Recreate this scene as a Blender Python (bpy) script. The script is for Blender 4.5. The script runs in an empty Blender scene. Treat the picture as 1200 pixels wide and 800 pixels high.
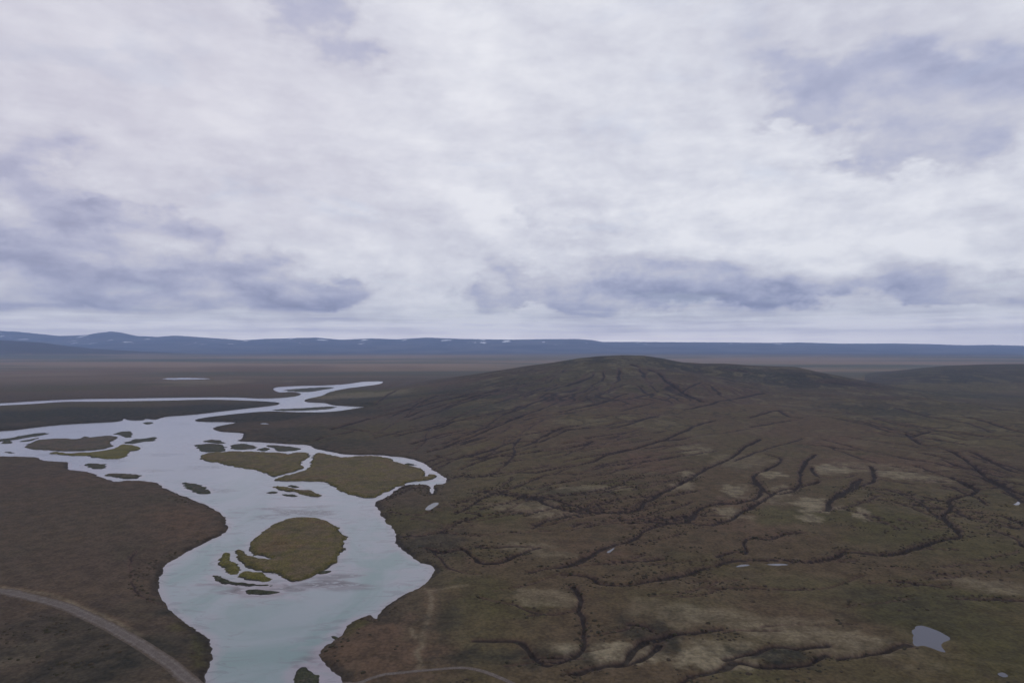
import bpy, math
import numpy as np

SC = bpy.context.scene
COL = SC.collection
rng = np.random.RandomState(7)

# ------------------------------------------------------------------ camera
CAMH = 120.0
PITCH = math.atan(6/800.0)
F = 800.0
cam_d = bpy.data.cameras.new('camera'); cam = bpy.data.objects.new('camera', cam_d); COL.objects.link(cam)
cam.location = (0, 0, CAMH); cam.rotation_euler = (math.radians(90)+PITCH, 0, 0)
cam_d.sensor_width = 36; cam_d.lens = 24.0; cam_d.clip_start = 1; cam_d.clip_end = 200000
SC.camera = cam

# ------------------------------------------------------------------ numpy noise
_pr = np.random.RandomState(99)
_PT = [np.concatenate([p, p]).astype(np.int32) for p in (_pr.permutation(1024) for _ in range(8))]
_GX = np.cos(np.arange(1024)*2*np.pi/1024*37); _GY = np.sin(np.arange(1024)*2*np.pi/1024*37)
def perlin(x, y, seed=0):
    x = np.asarray(x, float)+seed*13.71; y = np.asarray(y, float)-seed*7.37
    T = _PT[seed % 8]
    ix = np.floor(x); iy = np.floor(y); fx = x-ix; fy = y-iy
    ix = ix.astype(np.int32) & 1023; iy = iy.astype(np.int32) & 1023
    u = fx*fx*fx*(fx*(fx*6-15)+10); v = fy*fy*fy*(fy*(fy*6-15)+10)
    a = T[ix]; b = T[ix+1]
    def g(t, fx, fy):
        return _GX[t]*fx+_GY[t]*fy
    n0 = g(T[a+iy], fx, fy); n1 = g(T[b+iy], fx-1, fy)
    m0 = g(T[a+iy+1], fx, fy-1); m1 = g(T[b+iy+1], fx-1, fy-1)
    p = n0+(n1-n0)*u; q = m0+(m1-m0)*u
    return 1.4*(p+(q-p)*v)
def fbm(x, y, s, octv=4, seed=0, gain=0.5):
    a = 1.0; t = 0; n = 0
    for k in range(octv):
        t = t+a*perlin(x/s+17.3*k, y/s-9.1*k, seed+k); n += a; a *= gain; s *= 0.5
    return t/n
def sstep(a, b, x):
    t = np.clip((x-a)/(b-a), 0, 1); return t*t*(3-2*t)

# ------------------------------------------------------------------ base terrain (without river and gullies)
def sil(pts, depth):
    """crest heights of a skyline seen at a given depth -> arrays of lateral tangent, height"""
    u = np.array([(p[0]-600)/F for p in pts]); h = np.array([CAMH+(406-p[1])*depth/F for p in pts])
    return u, h
RY = 1900.0
hu, hh = sil([(380,475),(420,462),(455,457),(500,449),(560,440),(620,430),(650,426),(680,421),(705,418.5),(730,417.5),(755,418),(775,421),
              (800,426),(825,427.5),(850,427.5),(880,430),(910,431),(935,432),(955,436.5),(980,441.5),(1005,447.5),(1040,455),(1100,462),(1180,462),(1350,470)], RY)
hh = np.maximum(hh, 0)
r2u, r2h = sil([(900,470),(960,455),(1010,443),(1040,438),(1075,433),(1110,429.5),(1150,428),(1200,427.5),(1300,425),(1500,440)], 2500.0)
r2h = np.maximum(r2h, 0)
lu, lh = sil([(-500,385),(-150,390),(0,398.5),(50,402),(80,406),(110,409),(160,412),(230,415.5),(280,418),(330,422)], 9000.0)
mu, mh = sil([(-600,380),(-300,384),(-100,388),(0,387.5),(20,388.5),(45,391),(70,393.5),(100,392.5),(118,389.5),(130,388.3),(142,389.5),(160,393.5),(185,394.5),(205,393),
              (222,394),(250,396),(285,398.5),(310,397),(345,396),(370,395.3),(400,398),(435,396.3),(465,397.5),(500,395.3),(540,397),(600,397.8),
              (640,397.2),(675,397),(695,398.5),(706,400.5),(750,400.5),(800,400.8),(850,401),(900,401.6),(940,401.2),(985,402.5),(1050,402.3),(1090,403),
              (1130,404.5),(1160,404),(1200,405),(1400,404),(1800,400)], 18000.0)
def H0(x, y, fine=True):
    x = np.asarray(x, float); y = np.asarray(y, float)
    r = np.hypot(x, y)+1e-6
    az = np.clip(np.arctan2(x, y), -0.9, 0.9)
    Y = r*np.cos(az); u = np.tan(az)
    front = sstep(-0.2, 0.3, y/r)
    plain = 2.6+1.6*fbm(x, y, 260, 4, 3)+6*sstep(2500, 9000, r)*(0.5+fbm(x, y, 1500, 4, 5))
    # gentle rise of the land to the right of the river
    plain = plain+16*sstep(100, 700, x-0.12*y)*sstep(150, 900, y)*sstep(1750, 1050, r)*front
    # main hill
    rb = RY*(1+0.03*np.sin(3*u+1))
    foot = 640+320*sstep(0.05, 0.6, u)
    hr = np.interp(x/rb, hu, hh)
    t = np.clip((Y-foot)/(rb-foot), 0, 1)
    up = 0.30*t+0.70*t**1.9
    up = up-0.06*np.sin(np.pi*t)**2*(u > 0.25)*sstep(0.25, 0.45, u)
    dn = 1-sstep(rb, rb+650, Y)
    crest = 0.5+0.5*np.cos(np.clip((Y-rb)/120, -1, 1)*np.pi)
    hill = hr*np.where(Y < rb, up, dn)*front
    wr = sstep(0.35, 0.75, t)
    if fine:
        hill = hill+hr/90*(15*(fbm(x, y, 330, 4, 21))*np.sin(np.pi*np.clip(t, 0, 1))*(1-0.6*crest)+9*np.abs(fbm(x+0.6*y, y-0.3*x, 150, 4, 22))*wr*(1-crest)*(Y < rb))
    for bx, by, br, bd in ((640, 1640, 170, 13), (470, 1760, 90, 8), (860, 1500, 150, 7), (120, 1500, 120, 6), (-60, 1250, 110, 5), (330, 1350, 160, 5)):
        hill = hill-bd*np.exp(-(((x-bx)/br)**2+((y-by)/(br*.8))**2)*1.2)
    for bx, by, br, bd in ((600, 1810, 90, 6), (760, 1790, 80, 5), (310, 1870, 60, 4), (40, 1650, 90, 5), (760, 1350, 120, 5), (-160, 1480, 80, 3)):
        hill = hill+bd*np.exp(-(((x-bx)/br)**2+((y-by)/(br*.7))**2)*1.5)*(hill > 6)
    # second hill, further off on the right
    t2 = np.clip((Y-1650)/850, 0, 1)
    h2 = np.interp(u, r2u, r2h)*np.where(Y < 2500, t2*t2*(3-2*t2), 1-sstep(2500, 3400, Y))*front
    # low ridge on the left and the far range
    t3 = np.clip((Y-7000)/2000, 0, 1); t3 = t3**1.3
    h3 = np.maximum(np.interp(u, lu, lh)*np.where(Y < 9000, t3, 1-sstep(9000, 12000, Y)), 0)*sstep(-0.35, -0.40, u)*1.0
    h3 = h3+np.interp(u, lu, lh)*0
    t4 = np.clip((Y-12800)/5200, 0, 1)
    h4 = np.interp(u, mu, mh)*np.where(Y < 18000, 0.5*t4+0.5*t4**2, 1-0.5*sstep(18000, 30000, Y))
    h4 = h4+70*(np.abs(fbm(x, y, 2600, 5, 31)))*np.sin(np.pi*t4)**1.0*(Y < 18000)
    far = np.maximum(h3, 0)*front+h4
    return np.maximum(plain*sstep(16000, 9000, r)+np.maximum(hill, 0)+np.maximum(h2*1.0, 0)*(1-0.0), 0.6)+far

def pixdir(px, py):
    dx = (px-600)/F; dz = (400-py)/F
    c, s = math.cos(PITCH), math.sin(PITCH)
    return dx, c-s*dz, s+c*dz
def flat(pts):
    """photo point -> point on the river level (z = 0)"""
    out = []
    for p in pts:
        d = pixdir(*p); k = -CAMH/min(d[2], -1e-4); out.append((d[0]*k, d[1]*k))
    return np.array(out)
_k = np.concatenate([np.arange(100, 700, 4), np.arange(700, 4000, 8), np.arange(4000, 12000, 40)]).astype(float)
def land(pts):
    """photo point -> point on the land surface"""
    D = np.array([pixdir(*p) for p in pts])
    X = D[:, 0][:, None]*_k; Y = D[:, 1][:, None]*_k; Z = CAMH+D[:, 2][:, None]*_k
    hc = H0(X, Y, False)
    out = []
    for i in range(len(pts)):
        # coarse hit without the small relief, then a refined search around it
        w = np.where(Z[i] < hc[i])[0]
        k0 = _k[w[0]] if len(w) else _k[-1]
        kk = np.linspace(k0*0.86, min(k0*1.12, 12000), 60)
        x = D[i, 0]*kk; y = D[i, 1]*kk; z = CAMH+D[i, 2]*kk; h = H0(x, y)
        w = np.where(z < h)[0]; q = w[0] if len(w) else len(kk)-1
        out.append((x[q], y[q]))
    return np.array(out)
def crop(ox, oy, s, pts): return [(ox+a/s, oy+b/s) for a, b in pts]
C2 = lambda *p: crop(200, 430, 10/3, p)
C4 = lambda *p: crop(160, 560, 3, p)
C5 = lambda *p: crop(500, 560, 10/3, p)
C6 = lambda *p: crop(840, 560, 10/3, p)
C7 = lambda *p: crop(500, 370, 10/3, p)
C8 = lambda *p: crop(840, 370, 10/3, p)
D6 = lambda *p: crop(0, 480, 6, p)
D7 = lambda *p: crop(220, 490, 6, p)
D8 = lambda *p: crop(370, 490, 6, p)

def smooth_poly(P, closed=True, n=4):
    P = np.asarray(P, float); m = len(P); out = []
    for i in range(m if closed else m-1):
        if closed: a, b, c, d = P[i-1], P[i], P[(i+1) % m], P[(i+2) % m]
        else: a, b, c, d = P[max(i-1, 0)], P[i], P[i+1], P[min(i+2, m-1)]
        for k in range(n):
            t = k/n
            out.append(0.5*((2*b)+(-a+c)*t+(2*a-5*b+4*c-d)*t*t+(-a+3*b-3*c+d)*t**3))
    if not closed: out.append(P[-1])
    return np.array(out)

def seg_dist(x, y, a, b):
    vx, vy = b[0]-a[0], b[1]-a[1]; L = vx*vx+vy*vy+1e-12
    t = np.clip(((x-a[0])*vx+(y-a[1])*vy)/L, 0, 1)
    return np.hypot(x-a[0]-t*vx, y-a[1]-t*vy)
def sdf(x, y, P, lim=60):
    """signed distance, negative inside"""
    x = np.asarray(x, float); y = np.asarray(y, float)
    d = np.full(x.shape, float(lim)); ins = np.zeros(x.shape, bool)
    m = len(P)
    order = np.argsort(y, kind='stable'); ys = y[order]
    for i in range(m):
        a = P[i-1]; b = P[i]
        i0 = np.searchsorted(ys, min(a[1], b[1])-lim); i1 = np.searchsorted(ys, max(a[1], b[1])+lim)
        if i1 > i0:
            q = order[i0:i1]
            xx = x[q]; ok = (xx > min(a[0], b[0])-lim) & (xx < max(a[0], b[0])+lim); q = q[ok]
            d[q] = np.minimum(d[q], seg_dist(x[q], y[q], a, b))
        if a[1] != b[1]:
            c = ((a[1] > y) != (b[1] > y)) & (x < (b[0]-a[0])*(y-a[1])/(b[1]-a[1])+a[0])
            ins ^= c
    return np.where(ins, -d, d)

# ------------------------------------------------------------------ river outline (on the ground, z = 0)
river_px = [(262,860),(250,820),(243,800),(241.5,789),(249,765),(247,754),(238,744),(217,730),(205,719.5),(191,705.5),(186,691.5),(188,674),(196,660),(220.5,646),
 (245,634),(262.5,624),(266.7,616),(261,604),(245,593.5),(224,585),(203,576),(191,571),(184,565.5),(167,564),(150,563),(137,565),(127,561.7),(113,558),(112,555.3),
 (97,552),(81,550),(79,542),(65,541),(50,539.5),(42,536),(0,535),(-60,537),(-150,545),(-300,552),
 (-300,520),(-150,512),(0,505),(33,501.7),(72,497.5),(117,495),(141,493.3),(145,490),(150,492),(168,492.2),(171,490.5),(183,491.3),(192,488.5),(200,487.5),(230,485.3),(260,481.8),
 (290,478.3),(314,475.8),(327,473.5),(323,471.3),(290,469.6),(245,468.6),(200,469.6),(125,470.7),(75,471.3),(37,473.8),(0,475.7),(-60,478),(-200,484),(-320,490),
 (-320,484),(-200,478),(-60,474.3),(0,472.2),(50,469.2),(100,467.2),(150,466.6),(225,465.4),(275,465.4),(300,466.5),(320,466.4),(344,464.5),(353,461.7),(347,459.6),(338,459.3),(329,460),
 (321,457),(321,454.8),(327,453.2),(350,451.9),(380,451.3),(408,449.6),(426,447),(447.5,446.8),(444.5,450),(422,453.2),(404,455.5),(386,459.4),(377,463.6),
 (358,468),(360,471),(380,472),(392,474.8),(425,476.5),(428,478.3),(404,481.4),(380,483.2),(350,483.2),(320,482.3),(290,484),(260,487),(234,490.5),(231,493.6),
 (272,494.5),(274,496),(254,499.8),(250,502.6),(260,505.6),(283,507.2),(285.5,510.4),(281,515.2),(276,516.4),(295,517.3),(337,520),(360,521.2),(370,525.6),(387,529),(400,531.6),(420,532.6),
 (445,533),(463,534.7),(478,536.7),(495,541.7),(507,550),(517,556),(524,563),(517,567.5),(509,568.3),(507.5,579),(505,579),(503.5,569),(487,568),(473,569),(464,574),(458,580),
 (443,586.7),(439.5,589),(444,597),(449,607),(460,619),(464,628),(464,637),(474,646),(482,652),(494,659),(506,664),(509,670),(505,677),(493,687),(473,697),(453,710),(446,719),
 (441,724.5),(434,721),(427,722),(413,727),(407,733),(402,741),(393,749),(377,760),(375,770),(387,782),(398,791),(402,800),(408,830),(416,870)]
river = flat(river_px)
river = np.vstack([[[-60, 80], [-75, 140]], river, [[-32, 150], [-14, 80], [10, -100], [60, -400], [30, -900], [-60, -900], [-20, -400], [-60, -100]]])
# keep the order closed: near end of the river runs on below and behind the camera
river = smooth_poly(river[2:-8].tolist()+[[-36,150],[-16,80],[10,-100],[60,-400],[30,-900],[-60,-900],[-20,-400],[-58,-100],[-72,80],[-80,145]], True, 3)

# ------------------------------------------------------------------ islands
ISL = [
 ('mid', 'large rounded olive and brown island in the widest part of the near river', C4((398,238),(430,200),(465,175),(500,155),(560,140),(610,140),(660,147),(695,162),(722,192),(733,225),(727,255),(712,282),(685,308),(645,332),(610,347),(575,360),(540,365),(522,352),(480,336),(430,325),(390,312),(362,295),(350,275),(352,255),(370,255),(392,272),(425,283),(470,285),(445,276),(412,268),(402,252))),
 ('green', 'small bright green islet at the left tip of the large rounded island', C4((288,298),(292,278),(305,264),(330,266),(331,290),(350,302),(366,318),(362,332),(335,337),(312,325))),
 ('green', 'low green islet just below the large rounded island', C4((352,342),(375,330),(410,330),(448,336),(475,352),(455,362),(410,362),(372,357))),
 ('dark', 'long thin dark gravel bar below the green islets of the large island', C4((268,343),(285,346),(310,356),(350,364),(420,370),(470,374),(500,379),(450,381),(390,378),(330,372),(285,362))),
 ('dark', 'thin dark gravel bar lowest of the bars beneath the large island', C4((383,395),(410,391),(450,392),(500,400),(470,408),(420,409),(392,404))),
 ('dark', 'tiny dark gravel bar touching the lower right side of the large island', C4((628,331),(655,326),(682,328),(660,335),(640,338))),
 ('mid', 'broad brown island with a steep dark lower bank inside the looping side channel', D7((618,432),(650,418),(700,404),(800,382),(850,358),(876,335),(862,312),(890,290),(897,262),(930,247),(1000,265),(1100,279))+[(420,535),(441.7,534.7),(456.7,538.3),(470,544),(486.7,548),(496,552.5),(497,558.5),(500,558.5),(503,556),(509,557.5),(507,560.5),(503,562),(478,565),(460,571.7),(443,580),(436.7,582.3),(423,582.3),(410,578),(400,574),(391.7,568),(378,564),(370,563.7),(345,563.3),(328,563.3)]),
 ('mid', 'long pointed brown island beside the broad looping-channel island, split off by a creek', D7((100,280),(118,254),(180,243),(250,240),(350,235),(500,240),(650,246),(700,256),(760,246),(835,242),(850,258),(828,285),(790,308),(812,338),(785,358),(740,372),(690,388),(605,406),(560,385),(470,360),(380,345),(280,325),(180,305),(120,298))),
 ('dark', 'rounded islet of dark green scrub at the mouth of the side channel', D7((50,190),(110,181),(180,178),(240,190),(262,212),(250,232),(180,238),(110,235),(75,208))),
 ('dark', 'thin dark strip just above the rounded scrub islet', D7((110,163),(150,150),(200,151),(262,168),(240,178),(160,171))),
 ('dark', 'flat oval dark green islet second from the left along the side channel', D7((300,200),(320,185),(400,180),(465,189),(490,206),(430,218),(320,218))),
 ('dark', 'very small dark islet between the oval islet and the long one in the side channel', D7((500,216),(540,208),(582,213),(572,225),(520,228))),
 ('dark', 'long dark green islet rightmost in the upper row of the side channel', D7((540,193),(600,189),(680,195),(750,205),(797,215),(765,225),(700,230),(635,232),(612,212))),
 ('dark', 'tiny dark bar in the far bend of the side channel', D8((615,320),(650,316),(690,321),(700,329),(655,331))),
 ('mid', 'slanting olive bar in open water below the broad brown island', D7((598,484),(640,478),(720,490),(800,500),(880,520),(937,541),(905,553),(830,541),(760,521),(680,508))),
 ('dark', 'short dark sliver touching the upper edge of the slanting olive bar', D7((715,472),(750,473),(790,482),(775,490),(735,484))),
 ('dark', 'small dark spit left of the slanting olive bar', D7((565,523),(615,514),(650,522),(605,531))),
 ('dark', 'small dark spit beneath the slanting olive bar', D7((655,535),(700,535),(745,537),(778,546),(725,551))),
 ('dark', 'ragged dark bar alone in open water near the reddish left point of land', C2((54,450),(75,455),(100,458),(135,466),(153,490),(125,494),(100,489),(75,481),(56,468))),
 ('brown', 'large flat brown island in the left arm of the river', D6((178,260),(240,225),(300,212),(400,205),(500,207),(560,205),(592,191),(640,197),(720,185),(800,187),(828,203),(785,218),(778,240),(798,256),(720,274),(600,289),(450,290),(300,283),(215,275))),
 ('green', 'green and rust coloured island directly below the large flat brown island', D6((360,304),(420,300),(480,309),(600,302),(700,295),(790,277),(850,248),(920,250),(985,268),(960,285),(915,292),(900,320),(850,338),(780,344),(700,340),(600,325),(480,322),(400,312))),
 ('dark', 'small oval dark green islet between the left brown plain and the green island', D6((597,384),(640,377),(700,380),(742,384),(742,404),(705,415),(650,412),(605,398))),
 ('brown', 'ochre bar close to the shore of the left brown plain', D6((738,460),(775,450),(850,452),(960,456),(992,474),(955,484),(880,481),(830,478),(800,472),(765,468))),
 ('dark', 'dark triangular islet above the right end of the large flat brown island', D6((797,170),(835,160),(875,151),(922,156),(923,188),(895,195),(860,183))),
 ('dark', 'narrow dark green bar pointing right from the large flat brown island', D6((868,232),(905,222),(940,208),(1000,204),(1080,194),(1102,204),(1075,218),(1000,226),(930,238))),
 ('dark', 'tiny dark bar near the far shore of the river', D6((1008,94),(1040,87),(1074,90),(1062,100),(1030,103))),
 ('dark', 'long narrow dark bar running out of the left side of the photo', D6((-300,238),(-100,222),(0,207),(100,194),(200,173),(290,163),(352,167),(300,178),(180,198),(60,216),(-100,240),(-280,252))),
 ('dark', 'short dark bar under the long narrow bar at the left side', D6((5,230),(45,218),(88,225),(65,238),(25,238))),
 ('dark', 'faint thin bar between the long narrow bar and the large flat brown island', D6((128,222),(200,211),(275,196),(240,212),(180,222))),
 ('dark', 'tiny dark bar near the left brown plain at the left side', D6((45,294),(70,295),(100,303),(70,307))),
 ('dark', 'dark grassy islet at the bottom of the photo between river and right bank', [(343,797),(346,786),(354,781),(361,782),(370,791),(378,803),(384,818),(360,822),(346,812)]),
 ('dark', 'small dark spit off the green shore of the lower right bank', C4((688,556),(705,558),(728,572),(742,585),(720,578),(700,568))),
 ('dark', 'thin dark bar lying along the far channel of the river', C2((400,166),(500,161),(600,155),(650,156),(610,164),(520,170),(430,171))),
 ('dark', 'flat dark bar enclosed by the farthest curl of the river', C2((440,90),(520,83),(610,78),(640,80),(590,90),(530,98),(475,95))),
]
isl_polys = [smooth_poly(flat(p), True, 4) for _, _, p in ISL]

# ------------------------------------------------------------------ ponds on the land
POND = [
 ('bright angular pond in the olive moor at the lower right', C6((775,585),(800,578),(850,590),(890,612),(908,630),(870,645),(888,676),(830,656),(805,650),(775,652),(768,618))),
 ('small elongated pale pond by the right bank below the side channel', D8((775,640),(790,618),(820,600),(853,588),(857,605),(830,625),(795,643))),
 ('tiny pond glint in the dark spur of land left of the hill', C2((345,220),(365,218),(388,221),(370,224))),
 ('thin far pond strip out on the left plain', [(190,443.6),(205,442.6),(230,442.7),(247,443.6),(230,444.6),(205,444.8)]),
 ('tiny star shaped pool beside the gully at the right edge', C6((1150,104),(1165,98),(1178,88),(1186,98),(1172,106))),
 ('tiny pool glint in the moor at the bottom right', C6((1095,762),(1118,758),(1140,772),(1125,780),(1105,772))),
 ('short bright stretch of stream in the main gully, left one', C6((72,344),(95,337),(132,335),(130,341),(95,347))),
 ('faint stretch of stream in the main gully, right one', C6((190,337),(240,333),(290,336),(240,342))),
 ('slim pool where two gullies meet below the hill', C5((702,288),(716,278),(738,270),(728,282),(712,292))),
]
pond_polys = [smooth_poly(land(p), True, 3) for _, p in POND]
pond_polys = [P if i in (0, 1, 3) else P.mean(0)+(P-P.mean(0))*.8 for i, P in enumerate(pond_polys)]
pond_z = []
for P in pond_polys:
    pond_z.append(float(np.min(H0(P[:, 0], P[:, 1])))-0.25)

# ------------------------------------------------------------------ gullies (width in metres, depth in metres)
G = []
def gl(pts, w=4, d=2.5): G.append((smooth_poly(land(pts), False, 4), w, d))
gl(C5((200,50),(330,65),(430,80),(480,105),(560,125),(680,132),(790,130),(850,95),(940,45),(1030,0))+C7((1080,600),(1130,580),(1200,545))+C8((110,510),(170,480)), 4.5, 4)
gl(C5((0,270),(60,290),(110,280),(150,275),(180,305),(210,325),(280,328),(350,300),(440,270)), 3, 2.5)
gl(C5((0,215),(120,218),(200,222),(330,215),(450,207),(560,205)), 2, 1.5)
gl(C5((400,365),(470,350),(560,335),(620,310),(720,270),(800,240),(860,200),(920,180),(1020,165),(1060,120),(1130,98),(1200,95)), 4, 3.5)
gl(C5((1020,168),(1080,182),(1140,175),(1200,155))+C6((60,155),(130,115),(190,80),(250,45),(330,35),(400,10)), 4, 3.5)
gl(C8((200,690),(150,650),(150,620),(190,600),(230,580),(250,555),(190,540)), 3.5, 3)
gl(C8((200,690),(250,695),(310,675),(325,640),(330,600),(350,565),(385,540)), 3.5, 3)
gl(C5((530,375),(600,378),(660,390),(690,410),(790,412),(850,405),(930,390),(1020,370),(1110,345),(1200,325))+C6((0,338),(100,325),(200,322),(330,325),(440,315),(500,285),(560,290),(640,300),(720,290),(800,265),(880,238),(935,230),(945,205),(905,170),(888,145),(920,110),(900,85),(960,70),(1012,50),(985,20),(940,5)), 4, 3.5)
gl(C6((0,100),(80,95),(150,80),(172,40),(150,0)), 3, 2.5)
gl(C6((0,305),(60,285),(110,290),(120,235),(200,238),(260,220),(350,210)), 2.5, 2)
gl(C6((440,90),(480,60),(540,40),(560,0)), 3, 2.5)
gl(C6((1040,0),(1110,30),(1160,65),(1200,95),(1280,130)), 4, 3)
gl(C5((580,425),(600,480),(600,530),(625,590),(590,690),(480,725),(400,690),(370,640),(290,635),(200,630)), 3.5, 2)
gl(C5((570,760),(700,730),(780,715),(840,650),(880,630),(960,610),(1050,600),(1150,585)), 3.5, 2.5)
gl(C5((980,800),(1050,770),(1150,740),(1200,715))+C6((30,735),(90,720),(200,740),(320,725),(420,690)), 3.5, 2)
gl(C6((30,705),(90,690),(150,680),(230,660),(320,664),(440,652)), 3, 2)
gl(C5((790,570),(830,575),(870,595)), 2.5, 2)
gl(C8((780,585),(860,610),(940,640),(1010,680)), 4, 3.5)
gl(C8((740,460),(800,500),(880,515),(940,540),(1000,580),(1060,630),(1120,660),(1180,690),(1250,715)), 4.5, 4)
gl(C8((700,425),(740,430),(830,437)), 4, 3)
gl(C8((760,475),(800,460),(850,450),(950,455),(1050,468),(1200,470)), 4, 3.5)
gl(C8((960,395),(1040,408),(1120,435),(1200,455),(1280,470)), 4, 3.5)
gl(C8((130,398),(190,380),(240,370),(280,392),(340,402)), 5, 3.5)
gl(C8((400,372),(460,378),(520,382)), 5, 3)
gl(C8((375,590),(380,610),(400,627),(500,632),(545,620)), 3, 2.5)
gl(C8((545,640),(500,690),(440,732),(430,760)), 3.5, 2.5)
gl(C8((600,585),(615,620),(610,645),(560,665)), 3, 2.5)
gl(C8((880,560),(960,590),(1050,600)), 3, 2.5)
gl(C8((1000,530),(1060,560),(1140,600),(1200,615)), 3.5, 2.5)
gl(C7((110,625),(200,625),(300,610),(420,612),(520,590),(640,570),(700,545),(800,520),(860,503)), 3.5, 3.5)
gl(C7((130,597),(200,570),(270,550),(350,540),(430,530),(520,520),(590,508),(650,488)), 4, 4)
gl(C7((0,530),(60,515),(120,490),(180,470),(260,435),(340,402),(420,370)), 4, 3.5)
gl(C7((-60,500),(0,480),(60,463),(150,445)), 4, 3)
gl(C7((-80,395),(0,366),(100,338),(200,310),(280,288)), 5, 4)
gl(C7((-80,370),(0,345),(80,325),(160,305)), 5, 3)
gl(C7((80,560),(160,548),(260,520),(330,495),(420,490)), 3.5, 3)
gl(C7((460,470),(520,440),(590,430)), 4, 3)
gl(C7((620,480),(700,465),(780,455)), 4, 3)
gl(C7((800,190),(860,205),(905,222),(950,260),(1000,298),(1040,318),(1075,335)), 10, 7)
gl(C7((900,490),(960,485),(1010,480)), 4, 3)
gl(C7((180,690),(250,680),(330,690),(420,705),(520,722),(640,760)), 3, 2.5)
gl(C7((580,620),(640,600),(720,590)), 3, 2)
gl(D8((130,70),(250,40),(370,0)), 4, 3); gl(D8((560,125),(640,105),(700,90),(850,70),(950,30)), 4, 3)
gl(D8((880,210),(1000,190),(1100,160),(1200,130)), 4, 3); gl(D8((850,262),(960,285),(1060,270),(1150,272)), 4, 3)
gl(D8((1040,405),(1120,400),(1200,400)), 3, 3); gl(D8((0,150),(120,120),(260,90)), 4, 2.5)
gl(C2((620,245),(680,225),(760,205),(900,170),(1020,140),(1200,100)), 5, 4)
gl(C2((560,235),(680,240),(900,262),(1050,225),(1200,190)), 4, 3)
gl(C2((860,560),(960,575),(1060,560),(1200,570)), 2.5, 2); gl(C2((880,650),(980,655),(1080,645),(1200,660)), 2.5, 2)
gl(C2((940,590),(1010,600),(1100,625),(1180,620)), 2, 1.5)
gl(C4((1050,250),(1080,300),(1150,330),(1200,335)), 2, 1.5)
gl([(160,645),(150,665),(160,690),(185,705)], 2, 1.0)
# procedural small tributaries running down the slopes
def trib(px, py, ang, n, w, d):
    p = [(px, py)]
    for k in range(n):
        ang += rng.uniform(-0.24, 0.24); p.append((p[-1][0]+16*math.cos(ang), p[-1][1]+5.5*math.sin(ang)))
    gl(p, w, d)
for px, py, a in [(560,470,-.5),(590,485,-.6),(640,470,-.6),(600,510,-.4),(660,520,-.4),(700,500,-.6),(720,545,-.4),(760,520,-.7),(650,555,-.2),(540,520,-.6),
                  (880,500,-.4),(930,520,.3),(980,490,.4),(1060,500,.5),(1120,470,.4),(800,480,-.7),(860,540,-.7),(1030,560,.6),(1100,560,.5),(1150,540,.3),
                  (480,500,-.5),(440,490,-.4),(520,490,-.5),(1080,610,.5),(960,600,-.6),(760,610,-.4),(620,600,-.2),(560,640,.1),(700,660,-.3),(830,690,-.3),
                  (930,660,-.1),(1050,680,.2),(1120,700,.3),(620,720,-.2),(560,700,.2),(720,780,-.5),(850,740,-.4),(980,770,-.2)]:
    trib(px, py, a, rng.randint(4, 8), rng.uniform(1.8, 3.4), rng.uniform(1.2, 2.6))

for q in range(150):      # long runnels fanning down the flanks
    if q % 3: px = rng.uniform(430, 760); py = rng.uniform(470, 625); a_ = -0.75+0.0007*(px-430)
    else: px = rng.uniform(960, 1190); py = rng.uniform(475, 620); a_ = 0.55
    if py < 436+0.11*abs(px-730): continue
    trib(px, py, a_+rng.uniform(-.12, .12), rng.randint(4, 11), rng.uniform(1.2, 2.4), rng.uniform(1.2, 2.3))
for q in range(26):
    trib(rng.uniform(560, 1190), rng.uniform(640, 780), rng.uniform(-.35, .1), rng.randint(4, 8), rng.uniform(1., 1.8), rng.uniform(.8, 1.4))

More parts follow.
